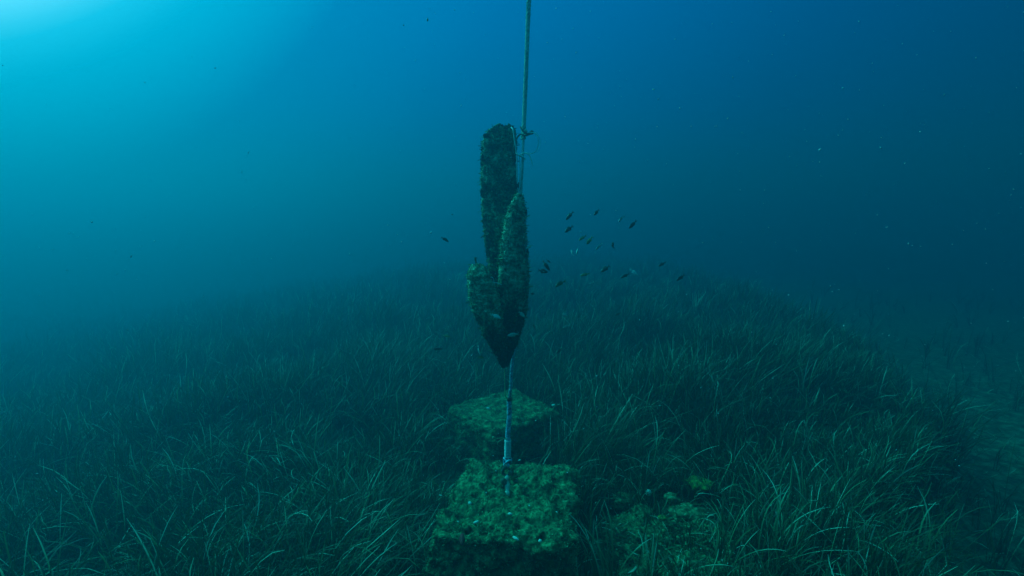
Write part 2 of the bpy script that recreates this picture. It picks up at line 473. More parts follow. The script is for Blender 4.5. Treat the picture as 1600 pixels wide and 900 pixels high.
# ------------------------------------------------------------------ mooring blocks
def rough_block(name, blk, top, height, n, seed, amp, label, group, quad):
    cx, cy, hx, hy, a = blk
    root = empty(name, (cx, cy, top - height))
    quad = [Vector((q[0] - cx, q[1] - cy, 0)) for q in quad]   # near left, near right, far right, far left
    bm = bmesh.new()
    bmesh.ops.create_cube(bm, size=2.0)
    bmesh.ops.subdivide_edges(bm, edges=bm.edges[:], cuts=n, use_grid_fill=True)
    so = Vector((seed, seed * 1.7, -seed))
    for v in bm.verts:
        p = v.co.copy()
        # soften the corners
        q = Vector((abs(p.x), abs(p.y), abs(p.z)))
        c = Vector((max(q.x - 0.80, 0), max(q.y - 0.80, 0), max(q.z - 0.72, 0)))
        if c.length > 0.20:
            c2 = c.normalized() * 0.20
            q = Vector((min(q.x, 0.80) + c2.x, min(q.y, 0.80) + c2.y, min(q.z, 0.72) + c2.z))
        p = Vector((math.copysign(q.x, p.x), math.copysign(q.y, p.y), math.copysign(q.z, p.z)))
        fx, fy = (p.x + 1) / 2, (p.y + 1) / 2
        w = quad[0].lerp(quad[1], fx).lerp(quad[3].lerp(quad[2], fx), fy)
        w.z = (p.z + 1) / 2 * height
        w.z += 0.012 * noise.noise((w + so) * 3.0) * fx
        nrm_ = Vector((p.x * abs(p.x) ** 5, p.y * abs(p.y) ** 5, p.z * abs(p.z) ** 5)).normalized()
        d = amp * fbm(w + so, 7.0, 3) + amp * 0.8 * fbm(w + so, 22.0, 4) + amp * 0.5 * abs(noise.noise((w + so) * 60)) - amp * 0.9 * max(0.0, noise.noise((w - so) * 28) - 0.25) * 2
        v.co = w + nrm_ * d
    me = bpy.data.meshes.new("concrete")
    bm.to_mesh(me)
    # tufts of turf algae on the upper side and the sides
    pts = [(v.co.copy(), v.normal.copy()) for v in bm.verts if v.co.z > height * 0.12]
    bm.free()
    for p in me.polygons: p.use_smooth = True
    link("concrete", me, M_block, root)
    rnd = random.Random(seed)
    vs = []; fs = []; tn = []
    for k in range(int(17000 * (hx / 0.12))):
        p, nn = rnd.choice(pts)
        cl = noise.noise((p + so) * 14)
        if cl + rnd.uniform(-0.5, 0.6) < 0: continue
        p = p + Vector((rnd.uniform(-1, 1), rnd.uniform(-1, 1), rnd.uniform(-1, 1))) * 0.003
        d = (nn * 0.8 + Vector((rnd.gauss(0, 0.7), rnd.gauss(0, 0.7), rnd.gauss(0.1, 0.4)))).normalized()
        s = d.orthogonal(); s.rotate(Matrix.Rotation(rnd.uniform(0, 6.28), 3, d)); s.normalize()
        l_ = rnd.uniform(0.003, 0.009); w_ = rnd.uniform(0.0010, 0.0028)
        b0 = len(vs)
        vs += [p - s * w_ * 0.6, p + s * w_ * 0.6, p + d * l_ * 0.7 + s * w_, p + d * l_ * 0.6 - s * w_]
        fs.append((b0, b0 + 1, b0 + 2, b0 + 3))
        tn += [0.1 + 0.9 * rnd.random() ** 1.6] * 4
    o = link("algae_tufts", mesh_np("algae_tufts", [tuple(v) for v in vs], fs, False, tn), M_algae, root)
    o['kind'] = 'stuff'
    tag(root, label, "mooring block", group)
    return root, pts

root1, pts1 = rough_block("concrete_block", BLOCK1, 0.270, 0.27, 80, 3.3, 0.026,
    "large front concrete mooring block overgrown with green algae, the rope tied to its middle", "concrete mooring blocks",
    [(-0.278, 1.545), (0.195, 1.50), (0.262, 2.048), (-0.185, 2.105)])
root2, pts2 = rough_block("concrete_block", BLOCK2, 0.245, 0.24, 48, 8.1, 0.018,
    "smaller algae covered concrete block sunk in the seagrass behind the front one", "concrete mooring blocks",
    [(-0.079, 2.42), (0.268, 2.725), (0.008, 3.13), (-0.378, 2.79)])

SLAB = [(0.38, 1.58), (0.76, 1.56), (0.84, 1.94), (0.40, 2.0)]
root3, pts3 = rough_block("concrete_slab", (0.59, 1.70, 0.26, 0.29, 0.0), 0.068, 0.14, 56, 5.7, 0.030,
    "low half buried mossy concrete slab right of the front block, littered with stones", "concrete mooring blocks", SLAB)

def fragment(px, py, zt, r, mat, name, parent, flat=0.35, lab=None, seed=0):
    d = ray(px, py)
    p = CAM + d * ((zt - CAM.z) / d.z)
    bm = bmesh.new()
    bmesh.ops.create_icosphere(bm, subdivisions=1 if mat is M_pale else 3, radius=1.0)
    rn = random.Random(seed + px)
    sx, sy = rn.uniform(0.8, 1.6), rn.uniform(0.4, 0.9)
    for v in bm.verts:
        k = 1 + 0.28 * noise.noise(v.co * 1.6 + Vector((px, py, 0)))
        v.co = Vector((v.co.x * sx * k, v.co.y * sy * k, v.co.z * flat * k)) * r
    me = bpy.data.meshes.new(name); bm.to_mesh(me); bm.free()
    for q in me.polygons: q.use_smooth = True
    o = link(name, me, mat)
    if parent is not None:
        o.parent = parent
        mw = Matrix.LocRotScale(parent.location, parent.rotation_euler, None)
        o.location = mw.inverted() @ p
    else:
        o.location = p
    o.rotation_euler = (rn.uniform(-0.5, 0.5), rn.uniform(-0.4, 0.4), rn.uniform(0, 6))
    if lab: o['label'] = lab
    return o

for px, py, r in ((734, 786, .008), (744, 816, .012), (806, 841, .013), (797, 803, .007), (851, 767, .009), (844, 845, .009), (689, 774, .006), (812, 719, .009), (760, 770, .005), (870, 800, .005), (716, 815, .005), (783, 760, .005), (827, 790, .005)):
    fragment(px, py, 0.272, r, M_pale, "shell_fragment", root1, 0.4)
fragment(722, 842, 0.255, .020, M_red, "sponge", root1, 0.5, "dark red sponge patch")
for px, py, r in ((763, 638, .011), (865, 633, .013), (817, 660, .006), (837, 657, .006), (720, 640, .006), (845, 645, .005)):
    fragment(px, py, 0.25, r, M_pale, "shell_fragment", root2, 0.4)

# ------------------------------------------------------------------ stones of the clearing
def stone(px, py, r, flat, mat, label, name="stone", cat="stone", grp=None, sub=4, rough=0.55, lift=0.0):
    zt = float(ground(0.6, 1.9))
    for _ in range(3):
        d = ray(px, py); p = CAM + d * ((zt - CAM.z) / d.z); zt = 0.068 + r * flat * 0.2 + lift
    bm = bmesh.new()
    bmesh.ops.create_icosphere(bm, subdivisions=sub, radius=1.0)
    so = Vector((px * 0.13, py * 0.17, 0))
    for v in bm.verts:
        k = 1 + rough * noise.noise(v.co * 1.1 + so) + rough * 0.5 * noise.noise(v.co * 3 + so) + rough * 0.25 * noise.noise(v.co * 9 + so)
        v.co = Vector((v.co.x * k, v.co.y * k * 0.85, v.co.z * flat * k)) * r
    me = bpy.data.meshes.new(name); bm.to_mesh(me); bm.free()
    for q in me.polygons: q.use_smooth = True
    o = link(name, me, mat, None, p)
    o.rotation_euler = (0.1, -0.1, random.uniform(0, 6))
    return tag(o, label, cat, grp)

stone(1093, 757, 0.050, 0.60, M_ystone, "bright yellow green algae covered stone right of the clearing", lift=0.03, sub=4)
stone(1013, 770, 0.015, 0.95, M_pale, "small pale round pebble at the back of the clearing", "pebble", "pebble", lift=0.02, rough=0.1)
stone(975, 782, 0.050, 0.5, M_stone, "flat greenish stone at the left end of the clearing", lift=-0.005)
stone(1002, 802, 0.045, 0.5, M_stone, "rounded mottled stone in the middle of the clearing, left of the bright pebble", lift=-0.005)
stone(1036, 809, 0.020, 0.45, M_ystone, "small bright green pebble in the middle of the clearing", "pebble", "pebble", lift=0.045, rough=0.1)
stone(1026, 835, 0.055, 0.42, M_stone, "broad flat mottled stone at the front of the clearing", lift=-0.012)
stone(1070, 800, 0.060, 0.35, M_stone, "low wide stone half buried in front of the yellow green stone", lift=-0.01)
stone(1050, 778, 0.035, 0.45, M_stone, "small dull stone at the back of the clearing between pebble and yellow green stone", lift=0.01)
# fine rubble, nobody could count it
gr = Geo()
for k in range(260):
    a = random.uniform(0, 6.28); rr = math.sqrt(random.random())
    x = 0.60 + 0.21 * rr * math.cos(a); y = 1.76 + 0.20 * rr * math.sin(a)
    r = random.uniform(0.003, 0.011)
    bm = bmesh.new(); bmesh.ops.create_icosphere(bm, subdivisions=1, radius=r)
    z = float(ground(x, y))
    rot = Matrix.Rotation(random.uniform(0, 6), 3, 'Z')
    gr.add([rot @ Vector((v.co.x * 1.3, v.co.y, v.co.z * 0.6)) + Vector((x, y, 0.076)) for v in bm.verts], [[v.index for v in f.verts] for f in bm.faces], 0 if random.random() < 0.97 else 1)
    bm.free()
o = gr.build("rubble", [M_stone, M_pale])
tag(o, "fine pebbles and shell rubble scattered over the floor of the clearing", "rubble", kind='stuff')

# ------------------------------------------------------------------ pen shells
PX = 1.83 / 800.0 * 1.0            # metres per photograph pixel at the rope's distance (before perspective)

def pen_shell(rows, Ydist, depth, label, seed, lean=0.0, notch=0.0, fuzz=4200, turn=0.0, power=2.0, painted_shading=0.0, rib=0.0020):
    """rows: (photo y, left x, right x) from top to tip, two hinged valves with an encrusted surface"""
    tip = at((rows[-1][1] + rows[-1][2]) / 2, rows[-1][0], Ydist)
    root = empty("pen_shell", tip)
    zs, xl, xr = [], [], []
    for py, a, b in rows:
        pa, pb = at(a, py, Ydist), at(b, py, Ydist)
        zs.append(pa.z - tip.z); xl.append(pa.x - tip.x); xr.append(pb.x - tip.x)
    zs, xl, xr = np.array(zs[::-1]), np.array(xl[::-1]), np.array(xr[::-1])
    Lz = zs[-1]
    NU, NV = 130, 40
    so = Vector((seed * 3.1, seed, seed * 0.7))
    surf = []
    def point(u, th, inner=False):
        z = Lz * u
        zz = np.interp(z, zs, zs)
        l_ = float(np.interp(z, zs, xl)); r_ = float(np.interp(z, zs, xr))
        c = 0.5 * (l_ + r_); w = 0.5 * (r_ - l_); w = max(0.35 * w, w - (0.002 if seed == 9 else 0.004))
        dk = depth * (0.28 + 0.72 * min(1, u / 0.45)) * (1.0 if u < 0.85 else 1 - 0.55 * ((u - 0.85) / 0.15) ** 2)
        dk = min(dk, w * 1.0 + 0.004)
        x = c + w * math.cos(th); y = dk * math.sin(th) * (abs(math.sin(th)) ** (power - 2.0) if power != 2 else 1)
        return Vector((x, y, z)), c, w, dk
    for side, name in ((-1, "valve"), (1, "valve")):
        vs = []; tn = []
        for i in range(NU + 1):
            u = i / NU
            for j in range(NV + 1):
                th = (math.pi * j / NV) * side
                th = th + (0.02 * side if j == 0 else (-0.02 * side if j == NV else 0))
                p, c, w, dk = point(u, th)
                nn = Vector((math.cos(th) / max(w, .004), math.sin(th) / max(dk, .004), 0)).normalized()
                fade = min(1, u / 0.3)
                seam = min(1.0, min(j, NV - j) / 4.0)
                big = 0.005 * fbm(p + so, 16, 3)
                lump = 0.007 * max(0.0, fbm(p + so, 55, 3)) + 0.003 * abs(noise.noise((p + so) * 160))
                ribs = rib * math.sin((p.z + 0.06 * p.x) * 2 * math.pi / 0.011 + 2 * noise.noise(p * 30)) + 0.0008 * math.sin(th * 22)
                d = (big + lump + ribs) * (0.35 + 0.65 * fade)
                if seam < 1: d -= 0.003 * (1 - seam)
                q = p + nn * d
                if u > 0.93:
                    k = (u - 0.93) / 0.07
                    mid = math.sin(math.pi * j / NV)
                    q.z -= k * (0.010 * noise.noise(Vector((th * 2.2, seed, side))) + (notch * mid ** 3 if side < 0 else 0))
                tone_ = painted_shading + 0.10 + 0.62 * min(1, max(0, (u - 0.18) / 0.35)) + 0.35 * fbm(p + so, 25, 3)  # painted shading: rear shell's colour darkened, front shells' lightened, to set them apart
                vs.append(q); tn.append(tone_)
                if u > 0.12: surf.append((q, nn, tone_))
        no = len(vs)
        # inner wall, so that each valve has thickness
        for i in range(NU + 1):
            for j in range(NV + 1):
                q = vs[i * (NV + 1) + j]
                _, c, w, dk = point(i / NU, 0)
                vs.append(Vector((c + (q.x - c) * 0.86, q.y * 0.80, q.z - 0.001))); tn.append(0.0)
        fs = []; mi = []
        for i in range(NU):
            for j in range(NV):
                a = i * (NV + 1) + j
                f = (a, a + 1, a + NV + 2, a + NV + 1)
                fs.append(f if side > 0 else f[::-1]); mi.append(0)
                g = tuple(no + k for k in f)
                fs.append(g[::-1] if side > 0 else g); mi.append(1)
        for j in range(NV):
            a = NU * (NV + 1) + j
            f = (a, a + 1, no + a + 1, no + a); fs.append(f); mi.append(0)
        for i in range(NU):
            for j in (0, NV):
                a = i * (NV + 1) + j
                fs.append((a, a + NV + 1, no + a + NV + 1, no + a)); mi.append(0)
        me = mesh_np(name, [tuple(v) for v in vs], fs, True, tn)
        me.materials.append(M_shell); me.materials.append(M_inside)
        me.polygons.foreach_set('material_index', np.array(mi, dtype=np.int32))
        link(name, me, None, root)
    # algae fuzz growing all over
    rnd = random.Random(seed)
    vs = []; fs = []; tn = []
    for k in range(fuzz):
        p, nn, t0 = rnd.choice(surf)
        if noise.noise((p + so) * 45) + rnd.uniform(-0.4, 0.6) < 0: continue
        d = (nn + Vector((rnd.gauss(0, 0.6), rnd.gauss(0, 0.6), rnd.gauss(0.1, 0.5)))).normalized()
        s = d.orthogonal(); s.rotate(Matrix.Rotation(rnd.uniform(0, 6.28), 3, d)); s.normalize()
        l_ = rnd.uniform(0.003, 0.008) * (2.6 if rnd.random() < 0.08 else 1); w_ = rnd.uniform(0.0007, 0.0024)
        p = p - nn * 0.001
        b0 = len(vs)
        vs += [p - s * w_ * .6, p + s * w_ * .6, p + d * l_ * .8 + s * w_, p + d * l_ - s * w_ * .5]
        fs.append((b0, b0 + 1, b0 + 2, b0 + 3))
        tn += [max(0.0, min(1, t0 * 0.8 + rnd.uniform(-0.15, 0.25)))] * 4
    o = link("algae_fuzz", mesh_np("algae_fuzz", [tuple(v) for v in vs], fs, False, tn), M_algae, root)
    o['kind'] = 'stuff'
    root.rotation_euler = (0, 0, turn)
    tag(root, label, "pen shell", "pen shells tied to the mooring rope")
    return root

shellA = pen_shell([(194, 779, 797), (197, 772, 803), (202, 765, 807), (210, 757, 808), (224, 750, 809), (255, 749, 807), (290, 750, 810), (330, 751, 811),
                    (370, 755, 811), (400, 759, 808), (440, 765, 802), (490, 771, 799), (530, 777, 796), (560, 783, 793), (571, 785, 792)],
                   1.93, 0.036, "tallest pen shell, upright, open at the top, tied beside the rope", 2, notch=0.014, fuzz=9000, painted_shading=-0.16)
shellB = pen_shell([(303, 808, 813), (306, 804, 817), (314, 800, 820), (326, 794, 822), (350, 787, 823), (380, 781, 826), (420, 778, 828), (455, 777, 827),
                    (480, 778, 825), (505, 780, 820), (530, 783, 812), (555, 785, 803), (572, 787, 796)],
                   1.79, 0.036, "middle pen shell with pointed oval top, in front of the tallest one", 5, fuzz=8000, painted_shading=0.08)
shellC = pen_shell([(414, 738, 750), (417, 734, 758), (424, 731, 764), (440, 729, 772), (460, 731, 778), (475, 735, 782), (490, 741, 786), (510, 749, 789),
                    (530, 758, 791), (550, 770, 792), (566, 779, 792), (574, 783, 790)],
                   1.76, 0.040, "smallest lowest pen shell on the left, knobbly with a tube worm stub on top", 9, fuzz=6000, painted_shading=0.06, rib=0.0007)

def lumpy(parent, name, pos, r, mat, seed, sz=(1, 1, 1), lab=None):
    bm = bmesh.new(); bmesh.ops.create_icosphere(bm, subdivisions=3, radius=1.0)
    for v in bm.verts:
        k = 1 + 0.35 * noise.noise(v.co * 2 + Vector((seed, 0, 0))) + 0.15 * noise.noise(v.co * 6 + Vector((seed, 0, 0)))
        v.co = Vector((v.co.x * sz[0], v.co.y * sz[1], v.co.z * sz[2])) * r * k
    me = bpy.data.meshes.new(name); bm.to_mesh(me); bm.free()
    for q in me.polygons: q.use_smooth = True
    o = link(name, me, mat, parent, pos - parent.location)
    if lab: o['label'] = lab
    return o
# growths on the small shell and the others
g_ = Geo()
tp = [at(743, 418, 1.79), at(744, 411, 1.79), at(742.5, 405, 1.785), at(743, 402, 1.785)]
g_.tube([p - shellC.location for p in tp], [0.0045, 0.0032, 0.0035, 0.005], 8)
g_.build("tube_worm", M_cdark, shellC)
for i, (px, py, Y_, r, sz) in enumerate(((738, 432, 1.765, .014, (1, .6, 1)), (752, 428, 1.758, .013, (1.1, .6, .8)), (742, 452, 1.757, .015, (1, .6, 1.2)),
                                         (760, 446, 1.755, .012, (1, .6, 1)), (735, 446, 1.775, .010, (1, .8, 1.3)), (748, 468, 1.757, .011, (1, .6, 1)),
                                         (765, 437, 1.752, .011, (1.3, .5, .7)), (770, 433, 1.75, .008, (1.2, .5, .8)))):
    lumpy(shellC, "encrusting_growth", at(px, py, Y_), r, M_shell if i != 6 else M_algae, i * 3.3, sz)
for i, (px, py, Y_, r, sz) in enumerate(((760, 212, 1.86, .010, (1.2, .5, .8)), (800, 200, 1.88, .009, (.8, 1, .9)), (805, 222, 1.885, .008, (.7, 1, 1.6)), (754, 245, 1.875, .009, (.5, 1, 1.4)),
                                         (808, 290, 1.87, .012, (.9, 1, 1.0)), (752, 300, 1.88, .007, (.5, 1, 1.6)))):
    lumpy(shellA, "encrusting_growth", at(px, py, Y_), r, M_shell if i != 4 else M_inside, i * 5.1 + 1, sz)
for i, (px, py, Y_, r, sz) in enumerate(((800, 322, 1.78, .008, (1, .5, 1)), (824, 395, 1.80, .008, (.5, 1, 2)), (784, 392, 1.785, .008, (.6, .6, 1.6)), (790, 430, 1.765, .008, (1, .5, 1)),
                                         (822, 332, 1.80, .008, (.5, 1, 1.5)))):
    lumpy(shellB, "encrusting_growth", at(px, py, Y_), r, M_shell, i * 4.7 + 2, sz)
for px, py, s_ in ((785.5, 571, .0060), (791, 570, .0055)):
    lumpy(shellB, "shell_tip", at(px, py, 1.795), s_, M_inside, px, (1, 1, 1.2))

# ------------------------------------------------------------------ mooring rope
RY = 1.86
def rope_y(py): return 1.872 - 0.030 * max(0.0, min(1.0, (py - 300) / 450))
rp = [(830, -62), (827, -10), (825.5, 20), (824, 60), (822, 110), (820, 160), (818.5, 200), (817, 240), (815, 285), (812, 340), (809, 400), (807, 460),
      (804, 510), (802.5, 545), (799, 580), (798, 605), (795.6, 625), (795.8, 650), (793.4, 680), (794.2, 700), (793, 716)]
path = catmull([at(a, b, rope_y(b)) for a, b in rp], 14)
def seg_path(py0, py1):
    z0, z1 = at(800, py0, RY).z, at(800, py1, RY).z
    return [p for p in path if z1 <= p.z <= z0]
def twisted(geo, pts, R_, r_, pitch, n=3, mi=0, seg=6, phase=0.0):
    # resample to short steps
    fine = []; acc = 0.0; s = []
    for a, b in zip(pts[:-1], pts[1:]):
        k = max(1, int((b - a).length / (pitch / 9)))
        for i in range(k):
            fine.append(a.lerp(b, i / k)); s.append(acc + (b - a).length * i / k)
        acc += (b - a).length
    for q in range(n):
        ps = []
        for i, p in enumerate(fine):
            d = (fine[min(i + 1, len(fine) - 1)] - fine[max(i - 1, 0)]).normalized()
            u = Vector((1, 0, 0)) - d * d.x; u.normalize(); v = d.cross(u)
            a = s[i] / pitch * 2 * math.pi + q * 2 * math.pi / n + phase
            ps.append(p + (u * math.cos(a) + v * math.sin(a)) * R_)
        geo.tube(ps, r_, seg, mi)

root = empty("mooring_rope", path[-1])
o0 = path[-1]
loc_ = lambda pts: [p - o0 for p in pts]
g = Geo(); twisted(g, loc_(seg_path(-100, 206)), 0.0040, 0.0044, 0.040); g.build("upper_rope", M_rope, root)
g = Geo(); twisted(g, loc_(seg_path(203, 345)), 0.0024, 0.0027, 0.026); g.build("middle_rope", M_cord, root)
g = Geo(); sp_ = loc_(seg_path(340, 628)); g.tube(sp_, [0.0048 + 0.0011 * math.sin(i * 0.9) * math.sin(i * 0.37 + 1) for i in range(len(sp_))], 10)
twisted(g, loc_(seg_path(340, 628)), 0.0042, 0.0024, 0.05, 4); g.build("lower_rope", M_blue, root)
g = Geo(); twisted(g, loc_(seg_path(624, 718)), 0.0060, 0.0042, 0.022, 4); g.build("braided_rope", M_blue, root)
# second parallel leg of the loop, beside shell A
g = Geo(); g.tube(loc_(catmull([at(808, 238, 1.862), at(807.5, 260, 1.86), at(808.5, 285, 1.862), at(811, 310, 1.865)], 8)), 0.0022, 6)
g.tube(loc_(catmull([at(811.5, 242, 1.86), at(812.5, 265, 1.857), at(811.5, 300, 1.862)], 8)), 0.0017, 6); g.build("loop_leg", M_cord, root)
# knot where the upper rope ends
def knot(geo, c, r, t_, turns, seed, flat=1.0):
    rn = random.Random(seed)
    a1, a2 = rn.uniform(0, 6), rn.uniform(0, 6)
    pts = []
    for i in range(int(turns * 14) + 1):
        a = i / 14 * 2 * math.pi
        pts.append(c + Vector((math.cos(a + a1) * r, math.sin(a * 0.93 + a2) * r, (math.sin(a * 1.37 + a1) * r * flat))))
    geo.tube(pts, t_, 6)
g = Geo(); knot(g, at(819, 207, 1.872) - o0, 0.008, 0.0033, 3, 4); knot(g, at(817.5, 214, 1.87) - o0, 0.007, 0.003, 2, 8); g.build("knot", M_rope, root)
g = Geo(); knot(g, at(796, 624, 1.846) - o0, 0.0075, 0.0026, 3, 3, 0.6); g.build("knot", M_cdark, root)
# whipping of thin green line round the foot of the braided rope
g = Geo(); wp = seg_path(684, 711); hel = []
for i in range(11 * 16 + 1):
    f = i / (11 * 16); p = wp[min(int(f * (len(wp) - 1)), len(wp) - 1)]
    q = wp[0].lerp(wp[-1], f); a = i / 16 * 2 * math.pi
    hel.append(q + Vector((math.cos(a) * 0.0108, math.sin(a) * 0.0108, 0)) - o0)
g.tube(hel, 0.0021, 6); g.build("whipping", M_cord, root)
g = Geo(); g.tube(loc_(catmull([at(793, 686, 1.832), at(784, 684.5, 1.825), at(776, 685, 1.82), at(771, 683.5, 1.818)], 6)), 0.0014, 6)
g.tube(loc_(catmull([at(792, 688, 1.832), at(787, 686, 1.825), at(779, 690, 1.822), at(777, 695, 1.82)], 6)), 0.0011, 6)
g.build("line_end", M_green, root)
lumpy(root, "line_end_knot", at(770.5, 683.5, 1.818), 0.0045, M_green, 3.0)
rnd = random.Random(31)
vs = []; fs = []; tn = []
for k in range(5200):
    i = rnd.randrange(len(path) - 1); p = path[i].lerp(path[i + 1], rnd.random())
    if noise.noise(p * 12) + rnd.uniform(-0.3, 0.3) < 0.02: continue
    a = rnd.uniform(0, 6.28); dn = Vector((math.cos(a), math.sin(a), rnd.uniform(-0.6, 0.4)))
    rr_ = 0.0075 if p.z < at(800, 620, RY).z or p.z > at(800, 206, RY).z else 0.0055
    q0 = p + Vector((dn.x, dn.y, 0)) * rr_ * 0.9 - o0
    l_ = rnd.uniform(0.001, 0.0065); w_ = rnd.uniform(0.0006, 0.0015); sd = dn.cross(Vector((0, 0, 1))).normalized()
    b0 = len(vs); vs += [q0 - sd * w_, q0 + sd * w_, q0 + dn * l_]; fs.append((b0, b0 + 1, b0 + 2)); tn += [0.3 + 0.5 * rnd.random()] * 3
o = link("algae_fuzz", mesh_np("rope_fuzz", [tuple(v) for v in vs], fs, False, tn), M_algae, root); o['kind'] = 'stuff'
tag(root, "long taut mooring rope, green above and blue below, rising from the front block", "rope")

# shackle and eye stem set in the block
ZT = 0.262
base = at(792, 782, 1.775)
st = empty("mooring_shackle", Vector((base.x, base.y, ZT)))
o1 = st.location
g = Geo()
top = at(793, 742, 1.83)
g.tube([p - o1 for p in catmull([at(792, 786, 1.77), at(792.5, 772, 1.785), at(793, 756, 1.81), at(793.5, 742, 1.83)], 6)], [0.0095 + 0.0025 * math.sin(i * 1.3) for i in range(19)], 10)
g.build("stem", M_rope, st)
def ring(geo, c, r1, r2, ax, t_, a0=0, a1=2 * math.pi):
    ax = Vector(ax).normalized(); u = ax.orthogonal().normalized(); v = ax.cross(u)
    geo.tube([c + u * math.cos(a0 + (a1 - a0) * i / 28) * r1 + v * math.sin(a0 + (a1 - a0) * i / 28) * r2 for i in range(29)], t_, 8)
g = Geo(); ring(g, at(792, 737, 1.83) - o1, 0.020, 0.014, (0.5, 1, 0.1), 0.0058); g.build("ring", M_cdark, st)
g = Geo(); ring(g, at(797, 727, 1.838) - o1, 0.018, 0.012, (1, 0.5, 0.2), 0.0050); g.build("bow", M_cdark, st)
g = Geo(); knot(g, at(793, 722, 1.84) - o1, 0.014, 0.0040, 3, 6); g.build("rope_eye", M_blue, st)
for px, py, r, m in ((787, 752, .012, M_cdark), (799, 738, .010, M_cdark), (784, 757, .010, M_block), (792, 784, .016, M_block), (801, 745, .012, M_block), (789, 730, .008, M_cdark), (782, 764, .013, M_block), (800, 730, .009, M_stone), (795, 768, .010, M_stone), (806, 752, .009, M_cdark), (788, 777, .010, M_block)):
    lumpy(st, "encrusting_growth", at(px, py, 1.81 if py < 770 else 1.765), r, m, px * 0.7)
tag(st, "fouled shackle and ring on a short stem in the middle of the front block", "shackle")

# ------------------------------------------------------------------ twine lashings (each a cord of its own)
def cord(name, pts, r, mat, label, n=10):
    P = catmull([at(a, b, y) for a, b, y in pts], n)
    o_ = P[0]
    g = Geo(); g.tube([p - o_ for p in P], r * 1.35, 6)
    o = g.build(name, mat, None, True, o_)
    return tag(o, label, "twine", "thin twine lashings holding the pen shells")
cord("twine", [(799, 199, 1.855), (802, 204, 1.845), (804, 218, 1.85), (806, 232, 1.853), (807, 240, 1.858), (812, 243, 1.86), (819, 247, 1.866), (820, 250, 1.87)], 0.0018, M_cord,
     "pale twine running from the tallest shell's open top down its side to the rope")
cord("twine", [(813, 198, 1.865), (816, 203, 1.858), (820, 207, 1.858), (826, 208, 1.862), (831, 205, 1.862), (833, 208, 1.865), (827, 210, 1.87), (820, 212, 1.858), (813, 210, 1.862), (807, 216, 1.868)], 0.0022, M_cdark,
     "dark short twine knotted round the foot of the thick upper rope")
cord("twine", [(822, 208, 1.86), (832, 207, 1.85), (839, 213, 1.845), (841, 224, 1.842), (837, 236, 1.846), (829, 240, 1.852), (820, 238, 1.86)], 0.0010, M_cord,
     "round loop of pale twine standing out to the right of the upper knot")
cord("twine", [(824, 208, 1.86), (836, 207, 1.852), (843, 216, 1.85), (843.5, 228, 1.85), (839, 238, 1.852)], 0.0006, M_cord,
     "very thin outer strand of line curving beside the round twine loop")
cord("twine", [(806, 240, 1.856), (812, 242, 1.85), (816, 240, 1.85), (822, 239.5, 1.852), (827, 243, 1.85), (830, 250, 1.848), (832, 258, 1.846)], 0.0014, M_cord,
     "pale twine end hanging right of the rope just below the round loop")
cord("twine", [(803, 226, 1.855), (802, 236, 1.853), (805, 241, 1.853), (808, 240, 1.858)], 0.0013, M_cdark,
     "short dark twine bight against the side of the tallest shell")
cord("twine", [(788, 574, 1.80), (788.6, 590, 1.805), (789, 603, 1.81), (789.5, 618, 1.82), (794, 624, 1.84)], 0.0013, M_green,
     "thin straight twine dropping from the joined shell tips to the knot")
cord("twine", [(766, 433, 1.745), (770, 434, 1.742), (772, 442, 1.748), (771.5, 455, 1.75), (773, 462, 1.755)], 0.0011, M_cord,
     "pale twine scrap hanging down the face of the smallest shell")
cord("twine", [(765, 440, 1.745), (776, 442, 1.74), (784, 445, 1.74)], 0.0009, M_cord,
     "short twine crossing from the smallest shell to the middle shell")
cord("twine", [(822, 330, 1.795), (821.5, 380, 1.772), (822, 430, 1.772), (820, 480, 1.775), (812, 520, 1.782)], 0.0007, M_blue,
     "hair thin line running down the right edge of the middle shell")

